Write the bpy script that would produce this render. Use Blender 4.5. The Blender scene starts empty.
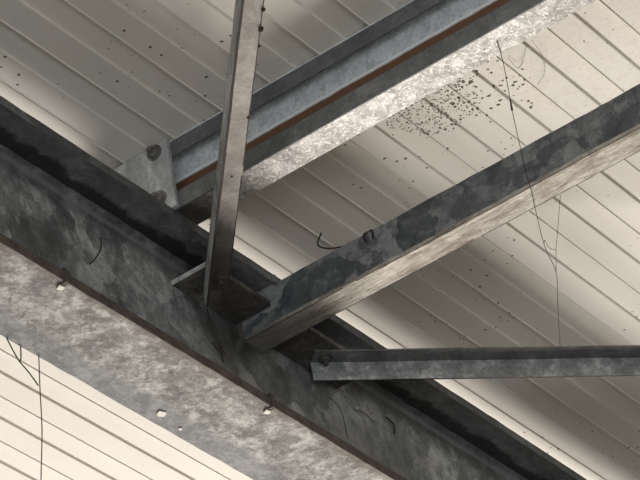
import bpy, bmesh, math, random
from mathutils import Vector, Matrix, noise

random.seed(7)
S = bpy.context.scene
COL = S.collection
EYE = 1.6                      # height of the photographer's eye above the floor
CEIL = 2.78 + EYE              # underside of the roof lining
RIB0, PITCH = 1.4276, 0.043776  # first rib line and half pitch of the lining


def V(x, y, z):
    return Vector((x, y, z + EYE))


# ------------------------------------------------------------------ helpers
def link(name, bm, mat, parent=None, base=None):
    """one mesh object; world coordinates in bm, moved to the thing's base"""
    me = bpy.data.meshes.new(name)
    if base is None and parent is not None:
        base = Vector(parent["_base"])
    if base is not None:
        bmesh.ops.translate(bm, verts=bm.verts, vec=-base)
    bmesh.ops.recalc_face_normals(bm, faces=bm.faces)
    bm.to_mesh(me)
    bm.free()
    ob = bpy.data.objects.new(name, me)
    COL.objects.link(ob)
    if isinstance(mat, (list, tuple)):
        for m in mat:
            me.materials.append(m)
    else:
        me.materials.append(mat)
    if parent is not None:
        ob.parent = parent
    elif base is not None:
        ob.location = base
    return ob


def tag(ob, label, cat, group=None, kind=None):
    ob["label"] = label
    ob["category"] = cat
    if group:
        ob["group"] = group
    if kind:
        ob["kind"] = kind
    return ob


def thing(name, base, label, cat, group=None):
    o = bpy.data.objects.new(name, None)
    o.empty_display_size = 0.05
    o.location = base
    COL.objects.link(o)
    o["_base"] = tuple(base)
    return tag(o, label, cat, group)


def smooth(ob, ang=40):
    for p in ob.data.polygons:
        p.use_smooth = True
    ob.data.set_sharp_from_angle(angle=math.radians(ang))
    return ob


def prism(bm, prof, o, u, v, w, L, seg=1, wob=0.0, wscale=14.0, bev=0.0):
    """extrude the closed 2D outline prof (in axes u, v about o) by L along w"""
    u, v, w = Vector(u).normalized(), Vector(v).normalized(), Vector(w).normalized()
    rings = []
    for i in range(seg + 1):
        ring = []
        for k, (a, b) in enumerate(prof):
            p = o + u * a + v * b + w * (L * i / seg)
            if wob:
                q = p * wscale
                p = p + Vector((noise.noise(q), noise.noise(q + Vector((9, 3, 1))),
                                noise.noise(q + Vector((2, 7, 5))))) * wob
                q = p * wscale * 5
                p = p + Vector((noise.noise(q), noise.noise(q + Vector((9, 3, 1))),
                                noise.noise(q + Vector((2, 7, 5))))) * wob * 0.5
            ring.append(bm.verts.new(p))
        rings.append(ring)
    n = len(prof)
    for i in range(seg):
        for k in range(n):
            bm.faces.new((rings[i][k], rings[i][(k + 1) % n], rings[i + 1][(k + 1) % n], rings[i + 1][k]))
    bm.faces.new(rings[0])
    bm.faces.new(rings[-1])
    if bev:
        es = [e for e in bm.edges if len(e.link_faces) == 2 and e.calc_face_angle(0) > 0.9]
        bmesh.ops.bevel(bm, geom=es, offset=bev, segments=2, affect='EDGES', profile=0.6)
    return bm


def rect(a0, b0, a1, b1):
    return [(a0, b0), (a1, b0), (a1, b1), (a0, b1)]


def tube(bm, pts, r, sides=6, r_end=None):
    pts = [Vector(p) for p in pts]
    rings = []
    for i, p in enumerate(pts):
        d = (pts[min(i + 1, len(pts) - 1)] - pts[max(i - 1, 0)]).normalized()
        a = d.orthogonal().normalized()
        b = d.cross(a)
        rr = r if r_end is None else r + (r_end - r) * i / (len(pts) - 1)
        rings.append([bm.verts.new(p + (a * math.cos(t) + b * math.sin(t)) * rr)
                      for t in [2 * math.pi * k / sides for k in range(sides)]])
    for i in range(len(pts) - 1):
        # match the closest starting vertex so that the tube does not twist
        j0 = min(range(sides), key=lambda j: (rings[i + 1][j].co - rings[i][0].co - (pts[i + 1] - pts[i])).length)
        s = rings[i + 1]
        rings[i + 1] = s[j0:] + s[:j0]
        for k in range(sides):
            bm.faces.new((rings[i][k], rings[i][(k + 1) % sides], rings[i + 1][(k + 1) % sides], rings[i + 1][k]))
    bm.faces.new(rings[0])
    bm.faces.new(rings[-1])
    return bm


def curve_pts(pts, n=8, jit=0.0):
    """Catmull-Rom through the points"""
    P = [Vector(p) for p in pts]
    P = [P[0] * 2 - P[1]] + P + [P[-1] * 2 - P[-2]]
    out = []
    for i in range(1, len(P) - 2):
        for k in range(n):
            t = k / n
            a, b, c, d = P[i - 1], P[i], P[i + 1], P[i + 2]
            q = 0.5 * ((2 * b) + (c - a) * t + (2 * a - 5 * b + 4 * c - d) * t * t + (3 * b - a - 3 * c + d) * t ** 3)
            if jit:
                q = q + Vector((random.uniform(-jit, jit), random.uniform(-jit, jit), random.uniform(-jit, jit)))
            out.append(q)
    out.append(P[-2])
    return out


def hexa(bm, c, axis, r, h, sides=6, rot=0.0, r2=None):
    axis = Vector(axis).normalized()
    a = axis.orthogonal().normalized()
    b = axis.cross(a)
    r2 = r if r2 is None else r2
    lo, hi = [], []
    for k in range(sides):
        t = rot + 2 * math.pi * k / sides
        e = a * math.cos(t) + b * math.sin(t)
        lo.append(bm.verts.new(c + e * r))
        hi.append(bm.verts.new(c + axis * h + e * r2))
    for k in range(sides):
        bm.faces.new((lo[k], lo[(k + 1) % sides], hi[(k + 1) % sides], hi[k]))
    bm.faces.new(lo)
    bm.faces.new(hi)
    return bm


# ---------------------------------------------------------------- materials
class Nodes:
    def __init__(self, name):
        self.m = bpy.data.materials.new(name)
        self.m.use_nodes = True
        self.t = self.m.node_tree
        self.bsdf = self.t.nodes["Principled BSDF"]
        g = self.t.nodes.new("ShaderNodeNewGeometry")
        self.pos = g.outputs["Position"]

    def n(self, typ, **kw):
        nd = self.t.nodes.new(typ)
        for k, v in kw.items():
            if k.startswith("i_"):
                nd.inputs[k[2:].replace("_", " ")].default_value = v
            else:
                setattr(nd, k, v)
        return nd

    def l(self, a, b):
        self.t.links.new(a, b)

    def noise(self, scale, detail=4, rough=0.55, dist=0.0, vec=None):
        nd = self.n("ShaderNodeTexNoise")
        nd.inputs["Scale"].default_value = scale
        nd.inputs["Detail"].default_value = detail
        nd.inputs["Roughness"].default_value = rough
        nd.inputs["Distortion"].default_value = dist
        self.l(vec or self.pos, nd.inputs["Vector"])
        return nd.outputs["Fac"]

    def ramp(self, fac, stops):
        nd = self.n("ShaderNodeValToRGB")
        el = nd.color_ramp.elements
        while len(el) < len(stops):
            el.new(0.5)
        for e, (p, c) in zip(el, stops):
            e.position = p
            e.color = (c, c, c, 1) if isinstance(c, (int, float)) else (*c, 1)
        self.l(fac, nd.inputs["Fac"])
        return nd.outputs["Color"]

    def mix(self, fac, a, b, mode='MIX'):
        nd = self.n("ShaderNodeMix", data_type='RGBA', blend_type=mode)
        for sock, val in ((nd.inputs[0], fac), (nd.inputs[6], a), (nd.inputs[7], b)):
            if hasattr(val, "is_output"):
                self.l(val, sock)
            elif isinstance(val, (int, float)):
                sock.default_value = val
            else:
                sock.default_value = (*val, 1)
        return nd.outputs[2]

    def math(self, op, a, b=0.0, clamp=False):
        nd = self.n("ShaderNodeMath", operation=op, use_clamp=clamp)
        for sock, val in ((nd.inputs[0], a), (nd.inputs[1], b)):
            if hasattr(val, "is_output"):
                self.l(val, sock)
            else:
                sock.default_value = val
        return nd.outputs[0]

    def warp(self, amount, scale, stretch=(1, 1, 1)):
        """position bent by a noise, optionally stretched"""
        nd = self.n("ShaderNodeTexNoise")
        nd.inputs["Scale"].default_value = scale
        nd.inputs["Detail"].default_value = 3
        self.l(self.pos, nd.inputs["Vector"])
        sc = self.n("ShaderNodeVectorMath", operation='SCALE')
        self.l(nd.outputs["Color"], sc.inputs[0])
        sc.inputs["Scale"].default_value = amount
        ad = self.n("ShaderNodeVectorMath", operation='ADD')
        self.l(self.pos, ad.inputs[0])
        self.l(sc.outputs[0], ad.inputs[1])
        mu = self.n("ShaderNodeVectorMath", operation='MULTIPLY')
        self.l(ad.outputs[0], mu.inputs[0])
        mu.inputs[1].default_value = stretch
        return mu.outputs[0]

    def cells(self, scale, vec):
        nd = self.n("ShaderNodeTexVoronoi", feature='F1')
        nd.inputs["Scale"].default_value = scale
        self.l(vec, nd.inputs["Vector"])
        sep = self.n("ShaderNodeSeparateColor")
        self.l(nd.outputs["Color"], sep.inputs[0])
        return sep.outputs[0], nd.outputs["Distance"], sep.outputs[1]

    def bump(self, height, strength, dist=0.002):
        b = self.n("ShaderNodeBump")
        b.inputs["Strength"].default_value = strength
        b.inputs["Distance"].default_value = dist
        self.l(height, b.inputs["Height"])
        self.l(b.outputs[0], self.bsdf.inputs["Normal"])

    def blob(self, c, r, soft=0.5, wob=0.35, nscale=14):
        """0..1 patch with its own ragged outline around world point c"""
        d = self.n("ShaderNodeVectorMath", operation='DISTANCE')
        self.l(self.pos, d.inputs[0])
        d.inputs[1].default_value = c
        q = self.math('DIVIDE', d.outputs["Value"], r)
        nz = self.math('MULTIPLY', self.math('SUBTRACT', self.noise(nscale, 3), 0.5), wob * 2)
        q = self.math('ADD', q, nz)
        return self.math('DIVIDE', self.math('SUBTRACT', 1.0, q), soft, clamp=True)

    def done(self, col, rough, metal, spec=0.5):
        for name, val in (("Base Color", col), ("Roughness", rough), ("Metallic", metal)):
            s = self.bsdf.inputs[name]
            if hasattr(val, "is_output"):
                self.l(val, s)
            elif isinstance(val, (int, float)):
                s.default_value = val
            else:
                s.default_value = (*val, 1)
        self.bsdf.inputs["Specular IOR Level"].default_value = spec
        return self.m


def galv(name, dark, mid, light, cell=45, stretch=(1, 1, 1), dirt=0.0, dirt_col=(0.05, 0.045, 0.04),
         rough=0.5, metal=0.35, contrast=1.0, grime_shade=None, fleck=0.0, cellw=0.5, dscale=16, cloud=12, bands=()):
    """weathered zinc: spangle cells with soft frayed borders, cloudy patina, fine grain, dirt, painted shade"""
    n = Nodes(name)
    w = n.warp(0.05, 22, stretch)
    w2 = n.warp(0.02, 90, stretch)
    c1, d1, e1 = n.cells(cell, w)
    c2, d2, e2 = n.cells(cell * 2.6, w2)
    nz = n.noise(cloud, 9, 0.68, 0.4, n.warp(0.0, 1, stretch))
    nz = n.ramp(nz, [(0.36, 0.0), (0.47, 0.42), (0.53, 0.58), (0.64, 1.0)])
    md = n.ramp(n.noise(cloud * 5, 8, 0.75, 0.8, n.warp(0.0, 1, stretch)), [(0.38, 0.0), (0.62, 1.0)])
    nz = n.math('ADD', n.math('MULTIPLY', nz, 0.58), n.math('MULTIPLY', md, 0.42))
    f = n.math('ADD', n.math('MULTIPLY', c1, 0.6 * cellw), n.math('MULTIPLY', c2, 0.4 * cellw))
    f = n.math('ADD', f, n.math('MULTIPLY', nz, 1 - cellw))
    f = n.math('ADD', n.math('MULTIPLY', n.math('SUBTRACT', f, 0.5), contrast), 0.5)
    col = n.ramp(f, [(0.15, dark), (0.5, mid), (0.85, light)])
    fine = n.noise(230, 5, 0.75)
    col = n.mix(0.45, col, n.ramp(fine, [(0.32, 0.45), (0.62, 1.0)]), 'MULTIPLY')
    if fleck:
        cf, df, ef = n.cells(cell * 4.5, w2)
        col = n.mix(n.math('MULTIPLY', n.ramp(cf, [(0.72, 0.0), (0.9, 1.0)]), fleck), col, tuple(min(1, x * 1.35) for x in light))
    if dirt:
        dm = n.ramp(n.noise(dscale, 9, 0.74, 0.6), [(0.46, 0.0), (0.66, 1.0)])
        col = n.mix(n.math('MULTIPLY', dm, dirt), col, dirt_col)
    if grime_shade:
        for c, r, s, gc, amt in grime_shade:  # patches of dirt and of painted shade around world points
            col = n.mix(n.math('MULTIPLY', n.blob(c, r, s), amt), col, gc)
    if bands:
        # dirt, painted shade and highlights along a bar: ragged stripe between two world values of y
        sx = n.n("ShaderNodeSeparateXYZ")
        n.l(n.pos, sx.inputs[0])
        jag = n.math('MULTIPLY', n.math('SUBTRACT', n.noise(28, 8, 0.7), 0.5), 1.0)
        for axis, lo, hi, soft, wob, bc, amt in bands:
            p = n.math('ADD', sx.outputs[axis], n.math('MULTIPLY', jag, wob))
            a_ = n.math('DIVIDE', n.math('SUBTRACT', p, lo), soft, clamp=True)
            b_ = n.math('DIVIDE', n.math('SUBTRACT', hi, p), soft, clamp=True)
            col = n.mix(n.math('MULTIPLY', n.math('MULTIPLY', a_, b_), amt), col, bc)
    rg = n.math('ADD', n.math('MULTIPLY', c2, 0.18), rough - 0.09)
    n.bump(n.math('ADD', fine, n.math('MULTIPLY', nz, 0.8)), 0.3, 0.0014)
    return n.done(col, rg, metal)


def plain(name, col, rough=0.6, metal=0.0, var=0.25, scale=40):
    n = Nodes(name)
    f = n.noise(scale, 5, 0.6)
    c = n.mix(n.ramp(f, [(0.3, 0.0), (0.7, 1.0)]), tuple(x * (1 - var) for x in col), tuple(min(1, x * (1 + var)) for x in col))
    n.bump(f, 0.2, 0.002)
    return n.done(c, rough, metal)


def lining_material():
    n = Nodes("cream_lining")
    base = (0.80, 0.765, 0.70)
    big = n.noise(3.5, 4)
    col = n.mix(n.ramp(big, [(0.35, 0.0), (0.7, 1.0)]), base, (0.76, 0.72, 0.655))
    # faint drip streaks running along the sheet
    mp = n.n("ShaderNodeVectorMath", operation='MULTIPLY')
    n.l(n.pos, mp.inputs[0])
    mp.inputs[1].default_value = (4, 90, 90)
    col = n.mix(n.math('MULTIPLY', n.ramp(n.noise(1.0, 4, 0.6, 0, mp.outputs[0]), [(0.5, 0.0), (0.75, 1.0)]), 0.10), col, (0.55, 0.50, 0.43))

    def specks(scale, thr, keep, vecw=0.01):
        """round spots: only the cells whose random value is above keep"""
        nd = n.n("ShaderNodeTexVoronoi", feature='F1')
        nd.inputs["Scale"].default_value = scale
        n.l(n.warp(vecw, 60), nd.inputs["Vector"])
        sep = n.n("ShaderNodeSeparateColor")
        n.l(nd.outputs["Color"], sep.inputs[0])
        size = n.math('MULTIPLY', sep.outputs[2], thr)
        a = n.math('LESS_THAN', nd.outputs["Distance"], size)
        b = n.math('GREATER_THAN', sep.outputs[0], keep)
        return n.math('MULTIPLY', a, b)

    dark = (0.04, 0.03, 0.022)
    cl = Vector((3.285, 1.690, CEIL))
    near = n.blob(cl, 0.085, 0.6, 0.25, 18)
    wide = n.blob(Vector((3.325, 1.615, CEIL)), 0.105, 0.8, 0.3, 12)
    s1 = n.math('MULTIPLY', specks(235, 0.60, 0.22), n.math('GREATER_THAN', near, 0.15))
    s2 = n.math('MULTIPLY', specks(130, 0.50, 0.55), n.math('GREATER_THAN', wide, 0.3))
    s3 = n.math('MAXIMUM', specks(62, 0.17, 0.55), specks(110, 0.20, 0.66))
    patch = n.ramp(n.noise(5.5, 2), [(0.47, 0.0), (0.53, 1.0)])
    sy = n.n("ShaderNodeSeparateXYZ")
    n.l(n.pos, sy.inputs[0])
    s3 = n.math('MULTIPLY', s3, n.math('MULTIPLY', patch, n.math('LESS_THAN', sy.outputs[1], 2.2)))
    col = n.mix(n.math('MULTIPLY', s1, 0.92), col, dark)
    col = n.mix(n.math('MULTIPLY', s2, 0.92), col, dark)
    col = n.mix(n.math('MULTIPLY', s3, 0.88), col, dark)
    # pale brown drying rings further along the sheet
    rings = n.n("ShaderNodeTexVoronoi", feature='F1')
    rings.inputs["Scale"].default_value = 95
    n.l(n.warp(0.02, 50), rings.inputs["Vector"])
    rg = n.math('COMPARE', rings.outputs["Distance"], 0.33)
    rg.node.inputs[2].default_value = 0.06
    zone = n.math('GREATER_THAN', n.math('MULTIPLY', n.blob(Vector((3.36, 1.47, CEIL)), 0.22, 0.7, 0.4, 9), n.noise(40, 2)), 0.30)
    col = n.mix(n.math('MULTIPLY', n.math('MULTIPLY', rg, zone), 0.17), col, (0.36, 0.26, 0.18))
    return n.done(col, 0.7, 0.0, 0.15)


M_lining = lining_material()
ZR = 2.40 + EYE
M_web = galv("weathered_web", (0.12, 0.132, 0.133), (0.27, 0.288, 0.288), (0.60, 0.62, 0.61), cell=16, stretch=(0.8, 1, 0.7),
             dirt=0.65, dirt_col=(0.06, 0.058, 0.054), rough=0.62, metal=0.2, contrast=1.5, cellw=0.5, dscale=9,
             grime_shade=[(V(3.28, 2.08, 2.57), 0.16, 0.8, (0.03, 0.027, 0.025), 0.8),
                    (V(3.60, 2.08, 2.50), 0.30, 0.9, (0.075, 0.077, 0.075), 0.6)],  # wide darker patch low on the web, right of the strut
             bands=[(2, EYE + 2.590, EYE + 2.70, 0.03, 0.06, (0.045, 0.046, 0.05), 0.65),  # soot and painted shade below the top flange
                    (2, EYE + 2.6285, EYE + 2.641, 0.005, 0.012, (0.26, 0.265, 0.265), 0.6)])  # highlight of the fillet painted as a lighter stripe
M_top = galv("sooty_shaded_flange", (0.08, 0.083, 0.087), (0.15, 0.155, 0.16), (0.27, 0.275, 0.28), cell=18, stretch=(0.6, 1, 1),
             dirt=0.5, dirt_col=(0.04, 0.04, 0.042), rough=0.65, metal=0.1, dscale=12,
             bands=[(1, 2.046, 2.30, 0.008, 0.06, (0.018, 0.017, 0.018), 0.92)])  # inner band: soot together with painted shade beside the web
M_bottom = galv("dusty_flange", (0.17, 0.163, 0.153), (0.34, 0.33, 0.31), (0.62, 0.61, 0.575), cell=75, stretch=(0.9, 1, 1),
                dirt=0.5, dirt_col=(0.17, 0.155, 0.142), rough=0.8, metal=0.0, contrast=1.7, cellw=0.32, dscale=24, cloud=20,
                bands=[(1, 2.00, 2.030, 0.012, 0.06, (0.155, 0.118, 0.09), 0.7),
                       (1, 2.108, 2.20, 0.012, 0.06, (0.19, 0.195, 0.205), 0.55)])
M_rusty = plain("rust_brown_edge", (0.072, 0.056, 0.045), 0.8, 0.0, 0.5, 60)
M_purlin = galv("bright_zinc", (0.58, 0.63, 0.645), (0.78, 0.83, 0.845), (0.93, 0.96, 0.97), cell=75, rough=0.45, metal=0.0, contrast=1.4, fleck=0.35)
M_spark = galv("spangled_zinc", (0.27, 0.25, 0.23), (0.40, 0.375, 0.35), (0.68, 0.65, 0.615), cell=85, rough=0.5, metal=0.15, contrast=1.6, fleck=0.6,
               grime_shade=[(V(3.10, 2.06, 2.66), 0.13, 0.5, (0.035, 0.034, 0.033), 0.92)])  # dark patch paints the rafter's shadow onto the purlin end
M_lip = galv("grey_zinc_lip", (0.115, 0.122, 0.124), (0.165, 0.173, 0.175), (0.25, 0.258, 0.26), cell=40, rough=0.6, metal=0.15, cellw=0.3)
M_cleat = galv("cleat_zinc", (0.44, 0.455, 0.455), (0.60, 0.62, 0.62), (0.88, 0.90, 0.90), cell=32, stretch=(1, 1, 0.45), rough=0.5, metal=0.15, contrast=1.4)
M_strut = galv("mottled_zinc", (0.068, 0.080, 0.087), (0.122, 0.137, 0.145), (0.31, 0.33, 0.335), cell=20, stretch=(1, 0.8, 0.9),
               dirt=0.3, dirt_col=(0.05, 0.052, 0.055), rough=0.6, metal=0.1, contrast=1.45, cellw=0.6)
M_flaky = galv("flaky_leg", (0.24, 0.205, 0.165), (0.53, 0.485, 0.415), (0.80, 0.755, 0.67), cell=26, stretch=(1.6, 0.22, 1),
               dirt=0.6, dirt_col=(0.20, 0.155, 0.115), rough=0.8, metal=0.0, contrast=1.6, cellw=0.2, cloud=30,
               grime_shade=[(V(3.31, 2.07, 2.565), 0.19, 0.7, (0.075, 0.075, 0.075), 0.85)])  # dirt plus painted rafter shadow at the strut's end
M_brace = galv("dull_zinc", (0.20, 0.212, 0.215), (0.34, 0.355, 0.358), (0.66, 0.675, 0.67), cell=34, rough=0.6, metal=0.15,
               dirt=0.4, dirt_col=(0.08, 0.075, 0.07), contrast=1.4, cellw=0.35)
M_warm = galv("dusty_brace", (0.25, 0.23, 0.205), (0.38, 0.355, 0.32), (0.55, 0.52, 0.475), cell=24, stretch=(0.6, 0.6, 1), rough=0.75, metal=0.05,
              dirt=0.4, dirt_col=(0.22, 0.19, 0.16), cellw=0.25,
              grime_shade=[(V(3.16, 2.03, 2.59), 0.18, 0.7, (0.05, 0.047, 0.044), 0.9)])  # rafter's shadow painted over the lower end of the brace
M_gusset = galv("grimy_gusset", (0.03, 0.028, 0.026), (0.075, 0.069, 0.062), (0.22, 0.20, 0.185), cell=40, dirt=0.6, dirt_col=(0.03, 0.028, 0.026), rough=0.7, metal=0.05, cellw=0.2)
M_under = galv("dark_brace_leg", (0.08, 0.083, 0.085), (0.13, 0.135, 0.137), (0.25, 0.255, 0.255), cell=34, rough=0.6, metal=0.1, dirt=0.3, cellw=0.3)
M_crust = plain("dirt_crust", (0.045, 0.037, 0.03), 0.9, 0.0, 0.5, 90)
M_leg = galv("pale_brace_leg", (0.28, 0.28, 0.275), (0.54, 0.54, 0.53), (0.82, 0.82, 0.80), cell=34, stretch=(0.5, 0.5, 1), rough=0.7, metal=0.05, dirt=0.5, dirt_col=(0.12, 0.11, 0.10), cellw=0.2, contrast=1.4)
M_edge = galv("grey_flange_edge", (0.06, 0.062, 0.065), (0.11, 0.113, 0.116), (0.20, 0.205, 0.205), cell=40, rough=0.7, metal=0.0, cellw=0.1, dirt=0.4)
M_bolt = galv("bolt_zinc", (0.10, 0.095, 0.087), (0.22, 0.21, 0.195), (0.40, 0.385, 0.36), cell=90, rough=0.55, metal=0.3)


def rust_web():
    """clean zinc with a rust-brown stain rising from the bottom of the channel"""
    m = M_purlin.copy()
    m.name = "rust_stained_zinc"
    t = m.node_tree
    b = t.nodes["Principled BSDF"]
    src = b.inputs["Base Color"].links[0].from_socket
    g = t.nodes.new("ShaderNodeNewGeometry")
    sx = t.nodes.new("ShaderNodeSeparateXYZ")
    t.links.new(g.outputs["Position"], sx.inputs[0])
    nz = t.nodes.new("ShaderNodeTexNoise")
    nz.inputs["Scale"].default_value = 30
    t.links.new(g.outputs["Position"], nz.inputs["Vector"])
    a = t.nodes.new("ShaderNodeMath"); a.operation = 'MULTIPLY_ADD'
    t.links.new(nz.outputs["Fac"], a.inputs[0]); a.inputs[1].default_value = 0.003; t.links.new(sx.outputs[2], a.inputs[2])
    r = t.nodes.new("ShaderNodeMapRange")
    t.links.new(a.outputs[0], r.inputs[0])
    r.inputs[1].default_value = EYE + 2.7358; r.inputs[2].default_value = EYE + 2.7385
    r.inputs[3].default_value = 1.0; r.inputs[4].default_value = 0.0
    mx = t.nodes.new("ShaderNodeMix"); mx.data_type = 'RGBA'
    t.links.new(r.outputs[0], mx.inputs[0]); t.links.new(src, mx.inputs[6]); mx.inputs[7].default_value = (0.17, 0.085, 0.05, 1)
    # painted highlight line just above the stain
    r2 = t.nodes.new("ShaderNodeMath"); r2.operation = 'COMPARE'
    t.links.new(a.outputs[0], r2.inputs[0]); r2.inputs[1].default_value = EYE + 2.7405; r2.inputs[2].default_value = 0.0016
    m2 = t.nodes.new("ShaderNodeMix"); m2.data_type = 'RGBA'
    t.links.new(r2.outputs[0], m2.inputs[0]); t.links.new(mx.outputs[2], m2.inputs[6]); m2.inputs[7].default_value = (0.90, 0.93, 0.94, 1)
    t.links.new(m2.outputs[2], b.inputs["Base Color"])
    return m


M_rustweb = rust_web()
M_web_thread = plain("dusty_thread", (0.045, 0.04, 0.035), 0.9)
M_twig = plain("dry_twig", (0.035, 0.027, 0.02), 0.9)
M_flake = plain("pale_flake", (0.85, 0.80, 0.72), 0.7, 0, 0.1)
M_floor = plain("concrete_floor", (0.30, 0.29, 0.27), 0.9, 0, 0.15, 3)

# ---------------------------------------------------------------- the setting
# ribbed roof lining: shallow bands, stepped at every rib, a small lip at every second one
prof = []
y = RIB0 - 2 * PITCH * 55
t, lip = 0.0044, 0.0020
k = 0
while y < 8.0:
    # high band ends here (step down), low band runs to the next half pitch, lip, step up
    prof += [(y - 0.0007, t), (y + 0.0005, 0.0)]
    y2 = y + PITCH
    prof += [(y2 - 0.0014, 0.0), (y2 - 0.0006, -lip), (y2 + 0.0010, -lip), (y2 + 0.0016, t)]
    y += 2 * PITCH
bm = bmesh.new()
prism(bm, prof + [(prof[-1][0], 0.06), (prof[0][0], 0.06)], Vector((-4.0, 0, CEIL)), (0, 1, 0), (0, 0, 1), (1, 0, 0), 14.0)
c = link("ceiling", bm, M_lining)
c["kind"] = "structure"
c["label"] = "cream ribbed metal roof lining with dark specks"

bm = bmesh.new()
prism(bm, rect(-30, -0.1, 30, 0), Vector((-30, 0, 0)), (0, 1, 0), (0, 0, 1), (1, 0, 0), 60.0)
f = link("floor", bm, M_floor)
f["kind"] = "structure"

# ---------------------------------------------------------------- rafter
YN, YF = 2.0141, 2.1560        # near and far edge of the flanges
ZT, ZB, TF = 2.6593, 2.3997, 0.0150
YC = (YN + YF) / 2
X0, LX = 1.6, 5.0
raf = thing("steel_rafter", V(X0, YC, ZB), "heavy weathered I-section steel rafter running diagonally under the ceiling", "rafter")
bm = bmesh.new()
hw, r = 0.0036, 0.011
a, b = ZB + TF, ZT - TF
pw = []
for s, zz, up in ((1, a, 1),):
    pass
fil = [(r * (1 - math.sin(q)), r * (1 - math.cos(q))) for q in [math.pi / 2 * i / 5 for i in range(6)]]
pw += [(-(hw + fx), a + fz) for fx, fz in fil]            # bottom left fillet, from flange to web
pw += [(-(hw + fx), b - fz) for fx, fz in reversed(fil)]
pw += [((hw + fx), b - fz) for fx, fz in fil]
pw += [((hw + fx), a + fz) for fx, fz in reversed(fil)]
prism(bm, pw, V(X0, YC, 0), (0, 1, 0), (0, 0, 1), (1, 0, 0), LX, seg=60)
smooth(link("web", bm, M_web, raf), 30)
bm = bmesh.new()
prism(bm, rect(YN, ZT - TF, YF, ZT), V(X0, 0, 0), (0, 1, 0), (0, 0, 1), (1, 0, 0), LX, seg=260, wob=0.0007, wscale=25)
o = link("top_flange", bm, [M_top, M_edge], raf)
for p in o.data.polygons:
    if p.normal.y < -0.7:
        p.material_index = 1
bm = bmesh.new()
n8 = 10
bp = [(YN, ZB + 0.0015), (YN + 0.0012, ZB)] + [(YN + (YF - YN) * i / n8, ZB) for i in range(1, n8)] + [(YF - 0.0015, ZB), (YF, ZB + 0.002), (YF, ZB + TF), (YN, ZB + TF)]
prism(bm, bp, V(X0, 0, 0), (0, 1, 0), (0, 0, 1), (1, 0, 0), LX, seg=420, wob=0.0009, wscale=22)
fl = link("bottom_flange", bm, [M_bottom, M_rusty], raf)
fl["label"] = "pale dusty underside with a rust-brown edge"
for p in fl.data.polygons:
    if p.normal.y < -0.7:
        p.material_index = 1
# gusset plates welded to the web, either side of the strut
YW = YC - hw
for xa, xb, yo in ((3.1355, 3.286, 2.0150), (3.372, 3.545, 2.0130)):
    bm = bmesh.new()
    prism(bm, rect(xa, yo, xb, YW + 0.002), V(0, 0, 2.5940), (1, 0, 0), (0, 1, 0), (0, 0, 1), 0.008)
    o = link("gusset_plate", bm, [M_gusset, M_leg], raf)
    for p in o.data.polygons:
        if p.normal.x < -0.7:
            p.material_index = 1  # pale side edge: light from the assumed open side put into the colour

# ---------------------------------------------------------------- purlin
XL, XW, YP = 3.0705, 3.1235, 2.150
XTF = 3.1055
ZP = CEIL - EYE - 0.0005
pur = thing("purlin", V(XL, YP, ZT), "bright galvanised lipped purlin crossing above the rafter, against the ceiling", "purlin")
YE = -0.6
LP = YP - YE
T = 0.0025
bm = bmesh.new()
prism(bm, rect(XL, ZP - T, XTF, ZP), V(0, YP, 0), (1, 0, 0), (0, 0, 1), (0, -1, 0), LP, bev=0.0008)
o = link("top_flange", bm, M_purlin, pur)
o["label"] = "shiny bluish underside of the upper flange"
bm = bmesh.new()
prism(bm, rect(XL, ZP - 0.0290, XL + T, ZP - T), V(0, YP, 0), (1, 0, 0), (0, 0, 1), (0, -1, 0), LP, bev=0.0008)
link("top_lip", bm, M_lip, pur)
bm = bmesh.new()
prism(bm, [(XTF - T, ZP - T), (XTF, ZP - T), (XW, ZT + T), (XW - T, ZT + T)], V(0, YP, 0), (1, 0, 0), (0, 0, 1), (0, -1, 0), LP)
o = link("web", bm, M_rustweb, pur)
o["label"] = "bright zinc web, rust-brown along its foot"
bm = bmesh.new()
prism(bm, rect(XL, ZT, XL + T, ZT + 0.0290), V(0, YP, 0), (1, 0, 0), (0, 0, 1), (0, -1, 0), LP, bev=0.0008)
link("bottom_lip", bm, M_lip, pur)
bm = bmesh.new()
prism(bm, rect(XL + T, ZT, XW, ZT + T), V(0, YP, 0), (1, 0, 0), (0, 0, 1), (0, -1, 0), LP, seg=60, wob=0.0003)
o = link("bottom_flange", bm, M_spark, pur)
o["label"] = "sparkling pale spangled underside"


def bolt(parent, c, axis, r=0.0105, mat=None, washer=True):
    """hexagon nut with a washer and the stub of its threaded end"""
    mat = mat or M_bolt
    axis = Vector(axis).normalized()
    b_ = bmesh.new()
    hexa(b_, c, axis, r, r * 0.85, 6, 0.3)
    es = list(b_.edges)
    bmesh.ops.bevel(b_, geom=es, offset=r * 0.08, segments=1, affect='EDGES')
    if washer:
        hexa(b_, c - axis * 0.0002, axis, r * 1.35, 0.002, 20)
    o_ = link("bolt", b_, mat, parent)
    b_ = bmesh.new()
    hexa(b_, c + axis * r * 0.84, axis, r * 0.5, r * 0.75, 14, 0, r * 0.44)
    e_ = link("bolt_end", b_, mat, o_, base=Vector(parent["_base"]))
    return o_


# ---------------------------------------------------------------- cleat
cl = thing("cleat_plate", V(3.066, 2.08, ZT), "small light galvanised cleat plate standing on the rafter, holding the purlin end", "cleat")
bm = bmesh.new()
prism(bm, rect(2.006, ZT + 0.0005, 2.150, ZP - 0.001), V(3.0625, 0, 0), (0, 1, 0), (0, 0, 1), (1, 0, 0), 0.0075, bev=0.001)
link("plate", bm, M_cleat, cl)
bolt(cl, V(3.0625, 2.029, 2.7665), (-1, 0, 0), 0.0095)
bolt(cl, V(3.0625, 2.032, 2.6855), (-1, 0, 0), 0.0095)


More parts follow.
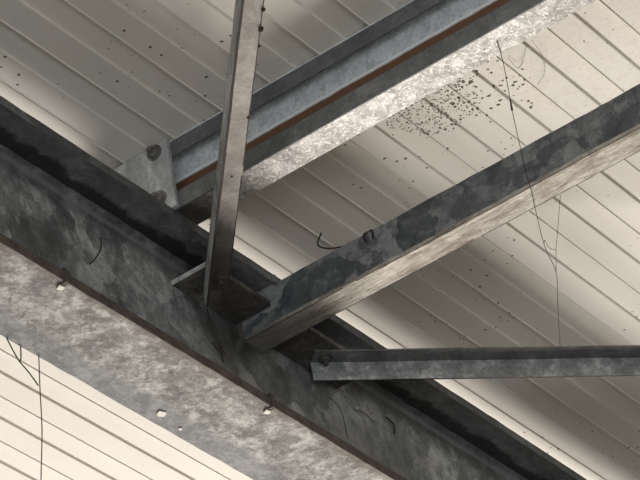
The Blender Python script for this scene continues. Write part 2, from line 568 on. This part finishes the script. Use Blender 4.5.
# ---------------------------------------------------------------- bracing
def angle(root, start, d, hdir, hlen, vlen, L, th, mats, seg=80, wob=0.0006, heavy=False):
    """equal or unequal angle bar: horizontal leg from the heel along hdir, vertical leg vlen up (+) or down (-)"""
    d = Vector(d).normalized()
    hdir = Vector(hdir).normalized()
    e = 0.0022
    s = 1 if vlen > 0 else -1
    hp = [0, e, hlen * 0.35, hlen * 0.7, hlen - e * 0.7, hlen]
    b1 = bmesh.new()
    prism(b1, [(q, 0) for q in hp] + [(hlen, th), (0, th)], start, hdir, (0, 0, 1), d, L, seg=seg, wob=wob)
    h = link("horizontal_leg", b1, [mats[0], M_crust], root)
    b2 = bmesh.new()
    if s > 0:
        pr = [(0, th * 0.98), (th, th * 0.98), (th, vlen), (0, vlen), (0, vlen - e * 0.6)]
    else:
        pr = [(0, 0.0004), (th, 0.0004), (th, vlen), (0, vlen), (0, vlen + e * 0.6)]
    prism(b2, pr, start, hdir, (0, 0, 1), d, L, seg=seg, wob=wob)
    v = link("vertical_leg", b2, [mats[1], M_crust], root)
    # dirt crust along the edges
    base = Vector(root.location)
    for ob in (h, v):
        for p in ob.data.polygons:
            q = p.center + base - start
            a_ = q.dot(hdir)
            jig = noise.noise((p.center + base) * 30)
            if ob is h and p.normal.z < -0.6 and (a_ < e or a_ > hlen - e * 0.7) and jig > -0.45:
                p.material_index = 1
            if ob is v and s < 0 and (p.normal.z < -0.6 or (heavy and q.z < vlen + e * 0.6)):
                p.material_index = 1
    return h, v


def lump(parent, c, r):
    b_ = bmesh.new()
    bmesh.ops.create_icosphere(b_, subdivisions=2, radius=r, matrix=Matrix.Translation(c))
    for vv in b_.verts:
        vv.co += Vector((noise.noise(vv.co * 120), noise.noise(vv.co * 120 + Vector((3, 3, 3))), noise.noise(vv.co * 120 + Vector((7, 1, 3))))) * r * 0.8
    return link("dirt_lump", b_, M_crust, parent)


# strut, square to the rafter
st = thing("angle_strut", V(3.2935, 2.074, 2.565), "thick mottled steel angle strut square to the rafter, flaky pale underside", "strut")
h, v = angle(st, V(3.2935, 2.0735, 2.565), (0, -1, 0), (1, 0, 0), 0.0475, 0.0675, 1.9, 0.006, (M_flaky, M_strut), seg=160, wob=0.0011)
h["label"] = "pale flaky underside leg"

# diagonal brace that comes towards the viewer, heel on the left with its leg hanging down
ang = math.radians(42.0)
d1 = Vector((-math.cos(ang), -math.sin(ang), 0))
d1 = Vector((-0.7465, -0.6654, 0))
h1 = Vector((0.6654, -0.7465, 0))
br = thing("angle_brace", V(3.172, 2.053, 2.59), "slim dusty angle brace rising steeply in front of the purlin", "brace", None)
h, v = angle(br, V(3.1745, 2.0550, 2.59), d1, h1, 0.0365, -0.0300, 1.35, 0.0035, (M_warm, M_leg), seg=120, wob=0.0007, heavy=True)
bolt(br, V(3.1665, 2.0190, 2.5900), (0, 0, -1), 0.0085, M_gusset)
for tt, hh, rr in ((0.585, 0.0360, 0.0032), (0.625, 0.0365, 0.0026), (0.55, 0.0365, 0.0018), (0.40, 0.0340, 0.0016), (0.27, 0.022, 0.0014)):
    lump(br, V(3.1745, 2.0550, 2.589) + d1 * tt + h1 * hh, rr)

# diagonal brace the other way, its hanging leg on the rafter side
d2 = Vector((0.7356, -0.6774, 0))
h2 = Vector((-0.6774, -0.7356, 0))
b2 = thing("angle_brace", V(3.452, 2.065, 2.59), "slim grey angle brace lying level across the lower right, below the strut", "brace", None)
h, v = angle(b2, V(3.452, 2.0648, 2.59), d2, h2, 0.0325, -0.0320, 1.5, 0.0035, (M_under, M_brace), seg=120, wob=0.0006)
bolt(b2, V(3.4545, 2.0395, 2.5900), (0, 0, -1), 0.0085, M_gusset)

# ---------------------------------------------------------------- small things
def clip(x, label):
    k_ = thing("flange_clip", V(x, YN, ZB), label, "clip", None)
    b_ = bmesh.new()
    prism(b_, rect(-0.003, -0.0018, 0.004, TF + 0.004), V(x, YN - 0.0004, ZB), (1, 0, 0), (0, 0, 1), (0, -1, 0), 0.0016, bev=0.0004)
    prism(b_, rect(-0.003, 0, 0.004, 0.018), V(x, YN - 0.002, ZB - 0.0026), (1, 0, 0), (0, 1, 0), (0, 0, 1), 0.0016, bev=0.0004)
    link("strap", b_, M_rusty, k_)
    b_ = bmesh.new()
    prism(b_, [(-0.005, 0.009), (0.004, 0.007), (0.007, 0.014), (-0.001, 0.018)], V(x, YN, ZB - 0.0042), (1, 0, 0), (0, 1, 0), (0, 0, 1), 0.0015)
    link("torn_flake", b_, M_flake, k_)
    b_ = bmesh.new()
    bmesh.ops.create_icosphere(b_, subdivisions=2, radius=0.007, matrix=Matrix.Translation(V(x + 0.004, YN + 0.006, ZB + TF + 0.003)))
    for vv in b_.verts:
        vv.co += Vector((noise.noise(vv.co * 90), noise.noise(vv.co * 90 + Vector((3, 3, 3))), 0)) * 0.004
    link("dirt_lump", b_, M_twig, k_)


clip(2.788, "small rusty clip on the rafter edge near the left thread")
clip(3.245, "small rusty clip on the rafter edge below the strut end")

for i, (x, yy, sz, lab) in enumerate(((3.136, 2.1317, 0.0085, "white paint flake on the pale flange underside, the larger one"),
                                      (3.188, 2.1383, 0.0035, "tiny white fleck on the flange underside beside the larger flake"))):
    bm = bmesh.new()
    prism(bm, [(-sz, -sz * .4), (sz * .3, -sz * .9), (sz, 0.1 * sz), (0.2 * sz, .7 * sz), (-.6 * sz, .5 * sz)], V(x, yy, ZB - 0.0022), (1, 0, 0), (0, 1, 0), (0, 0, 1), 0.0012)
    tag(link("paint_flake", bm, M_flake, base=V(x, yy, ZB)), lab, "flake")


def strands(name, lines, r, mat, label, cat, base):
    b_ = bmesh.new()
    for ln in lines:
        tube(b_, curve_pts(ln, 6), r, 5)
    return tag(link(name, b_, mat, base=base), label, cat)


# long thread from purlin over the strut down to the level brace
strands("cobweb_thread", [
    [V(3.0941, 1.4709, 2.6585), V(3.1327, 1.4875, 2.6528), V(3.1737, 1.5083, 2.6472), V(3.2182, 1.5314, 2.6408), V(3.2905, 1.5665, 2.6290)],
    [V(3.2905, 1.5665, 2.6290), V(3.2908, 1.5669, 2.5900), V(3.2912, 1.5657, 2.5575)],
    [V(3.2912, 1.5657, 2.5575), V(3.4395, 1.6355, 2.5744), V(3.5163, 1.6633, 2.5763), V(3.5887, 1.7056, 2.5823), V(3.7072, 1.7756, 2.5875)],
], 0.00055, M_web_thread, "long dark cobweb thread hanging from the purlin across the strut", "cobweb", V(3.0945, 1.4708, 2.6585))
bm = bmesh.new()
tube(bm, [V(3.2000, 1.5218, 2.6435), V(3.2110, 1.5276, 2.6419), V(3.2182, 1.5314, 2.6408)], 0.0012, 6, 0.0018)
tag(link("cobweb_knot", bm, M_web_thread, base=V(3.212, 1.528, 2.6478)), "dark knot of dust on the long thread above the strut", "cobweb")
strands("cobweb_thread", [
    [V(3.6206, 1.6761, 2.7775), V(3.610, 1.6900, 2.710), V(3.567, 1.6791, 2.6494), V(3.5163, 1.6633, 2.5763)],
    [V(3.4395, 1.6355, 2.5744), V(3.500, 1.661, 2.625), V(3.540, 1.677, 2.640), V(3.567, 1.6791, 2.6494)],
], 0.0004, M_web_thread, "thin second thread joining the long thread right of the strut", "cobweb", V(3.6258, 1.6785, 2.7785))
strands("cobweb_thread", [
    [V(3.268, 1.5079, 2.778), V(3.2946, 1.5321, 2.776), V(3.3036, 1.5485, 2.774), V(3.2764, 1.5463, 2.777)],
    [V(3.2681, 1.50, 2.778), V(3.305, 1.507, 2.774), V(3.341, 1.5257, 2.774), V(3.3642, 1.5512, 2.778)],
    [V(3.2946, 1.5321, 2.776), V(3.302, 1.540, 2.775), V(3.3036, 1.5485, 2.774)],
], 0.00026, M_web_thread, "tangle of fine cobweb on the ceiling beside the purlin", "cobweb", V(3.27, 1.51, 2.778))
# thread hanging off the far edge of the rafter, with a forked scrap
strands("cobweb_thread", [
    [V(2.893, 2.1515, 2.402), V(2.8845, 2.150, 2.3385), V(2.8786, 2.150, 2.2721), V(2.8644, 2.150, 2.1911), V(2.857, 2.15, 2.14)],
], 0.0008, M_web_thread, "dark cobweb thread hanging from the rafter's lower left edge", "cobweb", V(2.893, 2.1515, 2.402))
strands("cobweb_scrap", [
    [V(2.8292, 2.1545, 2.4010), V(2.842, 2.152, 2.377), V(2.8473, 2.15, 2.3674), V(2.8645, 2.15, 2.358), V(2.8820, 2.15, 2.3445)],
    [V(2.8586, 2.1545, 2.4000), V(2.853, 2.152, 2.378), V(2.8473, 2.15, 2.3674)],
], 0.0010, M_web_thread, "small forked cobweb scrap left of the hanging thread", "cobweb", V(2.829, 2.154, 2.40))
yw = YW - 0.0015
strands("cobweb_thread", [
    [V(2.9733, yw, 2.5997), V(2.966, yw - 0.002, 2.5735), V(2.950, yw - 0.002, 2.55), V(2.9385, yw, 2.5362)],
], 0.0011, M_web_thread, "short curved dark thread on the rafter web, left of centre", "cobweb", V(2.9733, yw, 2.5997))
strands("cobweb_thread", [
    [V(3.2150, yw, 2.5885), V(3.2200, yw - 0.003, 2.5483), V(3.2290, yw - 0.003, 2.5263), V(3.2370, yw, 2.505)],
    [V(3.2150, yw, 2.53), V(3.2240, yw - 0.006, 2.512), V(3.2370, yw - 0.004, 2.519), V(3.2330, yw, 2.536)],
], 0.0010, M_twig, "looped dusty strands below the steep brace on the web", "cobweb", V(3.2221, yw, 2.5885))
strands("cobweb_thread", [
    [V(3.5166, yw, 2.5658), V(3.5386, yw - 0.002, 2.5498), V(3.5473, yw, 2.5029)],
], 0.0006, M_web_thread, "hair-thin crooked thread on the web under the level brace", "cobweb", V(3.5166, yw, 2.5658))
strands("cobweb_thread", [
    [V(3.5808, yw, 2.5697), V(3.605, yw - 0.002, 2.575), V(3.6363, yw, 2.5700)],
], 0.0006, M_web_thread, "thin arched thread on the web beside the dark fibre", "cobweb", V(3.5808, yw, 2.5697))
strands("dark_fibre", [
    [V(3.6744, yw, 2.5968), V(3.689, yw - 0.003, 2.588), V(3.691, yw, 2.5720)],
], 0.0013, M_twig, "short thick dark fibre on the web below the level brace", "fibre", V(3.6744, yw, 2.5968))
# twig and scraps caught on the strut's top edge
strands("twig", [
    [V(3.2965, 1.9151, 2.6765), V(3.2960, 1.9240, 2.6600), V(3.2955, 1.9100, 2.6450), V(3.2955, 1.8838, 2.6340), V(3.296, 1.8700, 2.6335)],
], 0.0014, M_twig, "dry bent twig sticking up from the strut's top edge", "twig", V(3.2965, 1.9151, 2.6765))
strands("wire_scrap", [
    [V(3.2918, 1.8404, 2.6165), V(3.2912, 1.8425, 2.6300), V(3.2955, 1.8350, 2.6340), V(3.2912, 1.8278, 2.6300), V(3.2918, 1.8284, 2.6166)],
], 0.0019, M_twig, "short black hooked scrap over the strut's edge, right of the twig", "scrap", V(3.2935, 1.84, 2.634))

# ---------------------------------------------------------------- light
w = bpy.data.worlds.new("world")
S.world = w
w.use_nodes = True
bg = w.node_tree.nodes["Background"]
bg.inputs[0].default_value = (0.88, 0.93, 0.95, 1)
bg.inputs[1].default_value = 0.22


def stand_in_lamp(name, loc, look, sx, sy, power, col):  # unseen area lamp, added as a stand-in for outside light
    L = bpy.data.lights.new(name, 'AREA')
    L.shape = 'RECTANGLE'
    L.size, L.size_y = sx, sy
    L.energy = power
    L.color = col
    lo = bpy.data.objects.new(name, L)
    COL.objects.link(lo)
    lo.location = loc
    lo.rotation_euler = Vector(look).to_track_quat('-Z', 'Y').to_euler()
    return lo


# added lamps, low down: assumed sunlit yard beyond the rafter, assumed open side behind
stand_in_lamp("assumed_yard_lamp", (8.6, 4.0, 0.15), (0, 0, 1), 6.0, 0.85, 470, (1.0, 0.945, 0.885))  # assumed source: lamp added for light bounced off a sunlit yard
stand_in_lamp("assumed_yard_lamp_far", (8.6, 5.6, 0.15), (0, 0, 1), 6.0, 1.3, 490, (1.0, 0.945, 0.885))  # second added lamp, further out on the assumed yard
stand_in_lamp("added_side_fill_lamp", (-3.0, -2.6, 0.8), (6.1, 4.2, 3.5), 8.0, 1.5, 205, (0.95, 0.975, 1.0))  # fill lamp added behind the viewer, for an assumed open side

# ---------------------------------------------------------------- camera
cam = bpy.data.cameras.new("camera")
cam.sensor_width = 36.0
cam.lens = 3174.65 / 640 * 36.0
cam.clip_end = 200
co = bpy.data.objects.new("camera", cam)
COL.objects.link(co)
Xc = Vector((0.58398849, -0.79825906, -0.14744467))     # image right, in world axes
Yc = Vector((0.39644924, 0.43896533, -0.80631101))      # image down
Zc = Vector((0.70836816, 0.41242202, 0.57281989))       # viewing direction
m = Matrix(((Xc.x, -Yc.x, -Zc.x, 0), (Xc.y, -Yc.y, -Zc.y, 0), (Xc.z, -Yc.z, -Zc.z, EYE), (0, 0, 0, 1)))
co.matrix_world = m
S.camera = co

for o in bpy.data.objects:
    if "_base" in o:
        del o["_base"]

S.view_settings.view_transform = 'Standard'
S.view_settings.look = 'None'
S.view_settings.exposure = 0.0
S.view_settings.gamma = 1.0
S.cycles.max_bounces = 6
S.cycles.use_denoising = True
S.cycles.sample_clamp_indirect = 6.0
